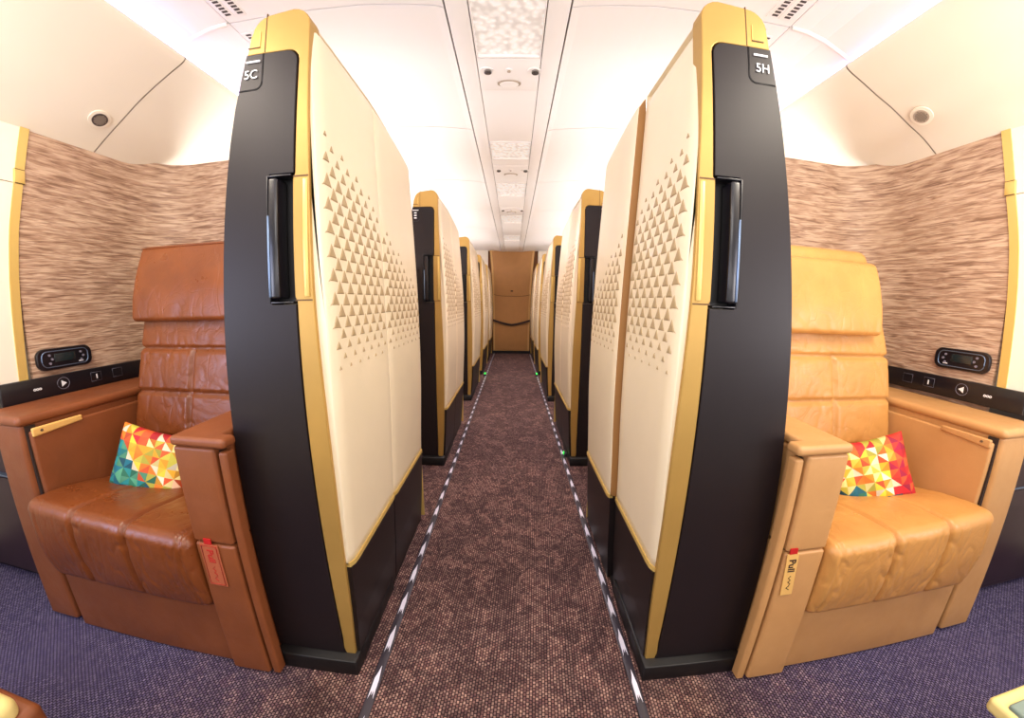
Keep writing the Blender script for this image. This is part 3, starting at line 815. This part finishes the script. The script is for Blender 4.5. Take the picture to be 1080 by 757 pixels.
# ------------------------------------------------------------------ harlequin pillows
def pillow(s):
    W, H, D = .335, .275, .08
    nu, nv, K = 9, 8, 6
    verts = {}; V = []; F = []; C = []
    rnd = random.Random(5 if s < 0 else 11)
    def P(u, v, side):
        x, z = (u-.5)*2, (v-.5)*2
        e = max(0, (1-x**4))*max(0, (1-z**4)); th = D*.5*(e**.55)
        pin = 1-.07*(1-abs(z)**1.5)*abs(x)**3; pin2 = 1-.08*(1-abs(x)**1.5)*abs(z)**3
        return Vector((x*W/2*pin, -side*th+.004*math.sin(9*x+4*z)*e, z*H/2*pin2))
    def vid(u, v, side):
        if u in (0, 1) or v in (0, 1): side_k = 0
        else: side_k = side
        key = (round(u, 5), round(v, 5), side_k)
        if key not in verts: V.append(P(u, v, side)); verts[key] = len(V)-1
        return verts[key]
    def colour(u, v):
        j = rnd.random()
        warm = [(250, 214, 60), (246, 176, 40), (238, 128, 34), (252, 232, 150), (232, 92, 40), (206, 196, 70), (250, 236, 200)]
        teal = [(20, 110, 128), (30, 140, 140), (16, 84, 104), (90, 170, 130), (44, 120, 90)]
        red = [(206, 30, 40), (226, 56, 40), (176, 20, 60), (238, 96, 44)]
        pk = [(240, 160, 120), (232, 130, 80), (246, 200, 160)]
        a, b = (u, v)
        if s < 0:
            if (1-b)*.9+(1-a)*.9 > 1.05+.25*(j-.5): c = rnd.choice(teal)
            elif b < .35: c = rnd.choice(pk+warm)
            elif b > .82 and a < .75: c = rnd.choice(warm+red+[(70, 130, 60)])
            else: c = rnd.choice(warm)
        else:
            if a > .72+.15*(j-.5) : c = rnd.choice(red)
            elif b > .8: c = rnd.choice(red+warm)
            elif b < .15 or (a < .35 and b < .3): c = rnd.choice(teal)
            else: c = rnd.choice(warm)
        f = .78+.24*rnd.random()
        return srgb(*[min(255, q*f) for q in c])
    for side in (1, -1):
        for i in range(nu):
            for j in range(nv):
                q = [(i/nu, j/nv), ((i+1)/nu, j/nv), ((i+1)/nu, (j+1)/nv), (i/nu, (j+1)/nv)]
                tris = [(q[0], q[1], q[2]), (q[0], q[2], q[3])] if (i+j) % 2 else [(q[0], q[1], q[3]), (q[1], q[2], q[3])]
                for t in tris:
                    cu = sum(p[0] for p in t)/3; cv = sum(p[1] for p in t)/3; col = colour(cu, cv)
                    def bp(a, b): c_ = K-a-b; return vid((t[0][0]*c_+t[1][0]*a+t[2][0]*b)/K, (t[0][1]*c_+t[1][1]*a+t[2][1]*b)/K, side)
                    for a in range(K):
                        for b in range(K-a):
                            f = [bp(a, b), bp(a+1, b), bp(a, b+1)]; F.append(f if side > 0 else f[::-1]); C.append(col)
                            if a+b < K-1: f = [bp(a+1, b), bp(a+1, b+1), bp(a, b+1)]; F.append(f if side > 0 else f[::-1]); C.append(col)
    me = bpy.data.meshes.new('throw_pillow'); me.from_pydata([v*S for v in V], [], F); me.materials.append(M['pillow'])
    at = me.color_attributes.new('tri', 'FLOAT_COLOR', 'CORNER')
    for p, c in zip(me.polygons, C):
        p.use_smooth = True
        for li in p.loop_indices: at.data[li].color = c
    o = bpy.data.objects.new('throw_pillow', me); COL.objects.link(o)
    x, y, z = (-1.465, 1.115, .642) if s < 0 else (1.47, 1.115, .642)
    o.location = Vector((x, y, z))*S
    o.rotation_euler = (math.radians(-20), math.radians(13 if s < 0 else -14), math.radians(10 if s < 0 else -14))
    tag(o, 'throw pillow with teal and yellow triangles on the brown armchair' if s < 0 else 'throw pillow with red and yellow triangles on the tan armchair', 'pillow', 'harlequin throw pillows')
pillow(-1); pillow(1)

# ------------------------------------------------------------------ things at the near corners
m = MB(); r = empty('ottoman', 'brown leather ottoman with cream pad at the bottom left corner', 'ottoman', (-1.41, 0, 0))
m.rbox((0, -.02, .26), (.46, .35, .24), .02, M['arm_shaded'], (6, 6, 6)); m.build('body', r)
m = MB(); m.rbox((0, -.035, .515), (.448, .34, .03), .025, M['cream_pad'], (8, 8, 2)); m.build('pad', r)
r = empty('side_table', 'grey-green topped table with cream edge at the bottom right corner', 'table', (1.43, 0, 0))
m = MB(); m.rbox((0, -.02, .25), (.42, .31, .25), .02, M['arm_lit'], (6, 6, 6)); m.build('body', r)
m = MB(); m.rbox((0, -.01, .515), (.45, .345, .018), .012, M['cream_pad'], (6, 6, 2)); m.build('rim', r)
m = MB(); m.rbox((0, -.03, .535), (.44, .335, .008), .006, M['teal_pad'], (6, 6, 2)); m.build('table_top', r)

# ------------------------------------------------------------------ end of the aisle
EY = 8.75
w = MB(); w.box(-3, -.62, EY+.06, EY+.1, 0, 2.6, M['over']); w.box(.60, 3, EY+.06, EY+.1, 0, 2.6, M['over']); w.box(-.62, .60, EY+.1, EY+.14, 0, 2.6, M['brown_curtain'])
struct(w.build('wall_front'), 'wall closing the cabin behind the end door')
r = empty('end_door', 'tan leather covered door panel closing the far end of the aisle', 'door', (XC, EY, 0))
outl = [(-.45, .07), (.45, .07), (.45, .5), (.455, .9), (.465, 1.3), (.48, 1.7), (.505, 2.1), (.53, 2.38), (.545, 2.525), (-.545, 2.525), (-.53, 2.38), (-.505, 2.1), (-.48, 1.7), (-.465, 1.3), (-.455, .9), (-.45, .5)]
m = MB(); m.poly(outl, lambda a, b, d: (a, d, b), .05, M['door_edge'], .006); m.build('door_frame', r)
m = MB(); m.poly([(a*.9, .09+(b-.07)*.982) for a, b in outl], lambda a, b, d: (a, d-.012, b), .014, M['doorm'], .004)
m.tube([(a/10*.44, -.014, 1.42+.04*(a/10)**4) for a in range(-10, 11)], .006, M['gold_seam'], 6); m.build('door_panel', r)
m = MB(); m.box(-.03, .03, -.026, -.01, 1.53, 1.56, M['strap'], .004); m.build('latch', r)
m = MB(); m.box(-.49, .49, .0, .06, 0, .07, M['plinth']); m.build('threshold', r)
m = MB(); pts = [(-.45+.9*i/24, -.04, .72+.11*(abs(-1+2*i/24))**1.3) for i in range(25)]
V = []
for x, y, z in pts: V += [(x, y-.006, z-.025), (x, y-.006, z+.025), (x, y+.006, z+.025), (x, y+.006, z-.025)]
F = [[i*4+j, i*4+(j+1) % 4, (i+1)*4+(j+1) % 4, (i+1)*4+j] for i in range(24) for j in range(4)]+[[3, 2, 1, 0], [96, 97, 98, 99]]
m.add(V, F, M['strap'])
o = m.build('hanging_strap', None, (XC, EY, 0)); tag(o, 'dark brown strap hanging in a shallow curve across the end door', 'strap')

# ------------------------------------------------------------------ lights
def area(name, loc, size, energy, col, rot=(0, 0, 0)):
    l = bpy.data.lights.new(name, 'AREA'); l.shape = 'RECTANGLE'; l.size = size[0]*S; l.size_y = size[1]*S; l.energy = energy; l.color = col
    o = bpy.data.objects.new(name, l); COL.objects.link(o); o.location = Vector(loc)*S; o.rotation_euler = rot; return o
# added lights hidden behind the dividers brighten the ceiling
for i, y in enumerate((2.3, 3.9, 5.5, 7.1)):
    for s in (-1, 1): area('ceiling_fill', (s*1.3, y, 1.5), (1.1, .9), 9, (1, .93, .9), (PI, 0, 0))
area('ceiling_fill_behind', (0, -.7, 1.3), (2.6, .9), 15, (1, .94, .92), (math.radians(160), 0, 0))  # added light behind the camera, lifts the near ceiling
# cove lamps on either side, aimed up into the cove
for s in (-1, 1): area('cove_lamp_light', (s*1.565, 3.8, 2.41), (.05, 10.2), 12, (.52, .40, 1), (0, math.radians(180+s*28), 0))
def spot(loc, e, col):
    l = bpy.data.lights.new('aisle_fill_spot', 'SPOT'); l.energy = e; l.color = col; l.spot_size = math.radians(110); l.spot_blend = 1; l.shadow_soft_size = .02
    o = bpy.data.objects.new('aisle_fill_spot', l); COL.objects.link(o); o.location = Vector(loc)*S
for y in (2.3, 3.3, 4.75, 6.0, 7.4): spot((CX+.13, y, 2.44), 34, (1, .86, .96))  # added spots brighten the aisle; some sit at the reading lamps
for s, e, c_ in ((-1, 5.5, (1, .95, .92)), (1, 9, (1, .95, .86))): area('overhead_fill', (s*1.75, -.1, 1.15), (.7, .7), e, c_, (math.radians(155), math.radians(s*12), 0))  # added out of view to brighten the overhead side panels
area('seat_area_light', (-1.3, .35, 2.25), (.5, .5), 9, (1, .88, .72), (math.radians(14), 0, 0))  # unseen area lights above both armchairs, no fixture modelled
area('seat_area_light', (1.3, .35, 2.25), (.5, .5), 12, (1, .90, .74), (math.radians(14), 0, 0))
area('window_daylight', (-2.3, -.5, 1.3), (1.0, .8), 11, (.55, .64, 1), (math.radians(90), 0, math.radians(-68)))
area('window_daylight', (2.3, -.5, 1.3), (1.0, .8), 10, (.9, .86, 1), (math.radians(90), 0, math.radians(68)))
area('front_fill_behind', (0, -1.2, 2.1), (2.4, .6), 16, (1, .95, .9), (math.radians(70), 0, 0))  # added soft fill from behind the camera
wd = bpy.data.worlds.new('World'); scene.world = wd; wd.use_nodes = True
bg = wd.node_tree.nodes['Background']; bg.inputs[0].default_value = (1, .96, .93, 1); bg.inputs[1].default_value = .5

# ------------------------------------------------------------------ camera (wide fisheye lens)
FP, NP, PP, YP, RP = 374.3, 1.4, .1595, -.0008, .0119
cam = bpy.data.cameras.new('Camera'); co = bpy.data.objects.new('Camera', cam); COL.objects.link(co)
def rotm():
    c, s = math.cos(RP), math.sin(RP); A = Matrix(((c, 0, -s), (0, 1, 0), (s, 0, c)))
    c, s = math.cos(-PP), math.sin(-PP); B = Matrix(((1, 0, 0), (0, c, -s), (0, s, c)))
    c, s = math.cos(YP), math.sin(YP); D = Matrix(((c, s, 0), (-s, c, 0), (0, 0, 1)))
    return D @ B @ A
R = rotm(); rt, fw, up = R @ Vector((1, 0, 0)), R @ Vector((0, 1, 0)), R @ Vector((0, 0, 1))
mw = Matrix((rt, up, -fw)).transposed().to_4x4(); mw.translation = Vector((0, 0, 1.27))*S
co.matrix_world = mw
cam.type = 'PANO'; cam.sensor_width = 36; cam.clip_start = .01
cam.panorama_type = 'FISHEYE_LENS_POLYNOMIAL'
cam.fisheye_fov = math.radians(179)
# odd/even power fit of theta = n*atan(r/(n f)), r in millimetres on a 36 mm sensor
import numpy as np
rr_ = np.linspace(0.01, 700, 400); th = NP*np.arctan(rr_/(NP*FP)); mm = rr_*36/1080
K = np.linalg.lstsq(np.stack([mm, mm**2, mm**3, mm**4], 1), th, rcond=None)[0]
cam.fisheye_polynomial_k0 = 0
for i in range(4): setattr(cam, 'fisheye_polynomial_k%d' % (i+1), -float(K[i]))
scene.camera = co

vs = scene.view_settings
vs.view_transform = 'Standard'; vs.look = 'None'; vs.gamma = 1; vs.exposure = .08; vs.use_curve_mapping = False
scene.cycles.max_bounces = 8
scene.cycles.use_denoising = True
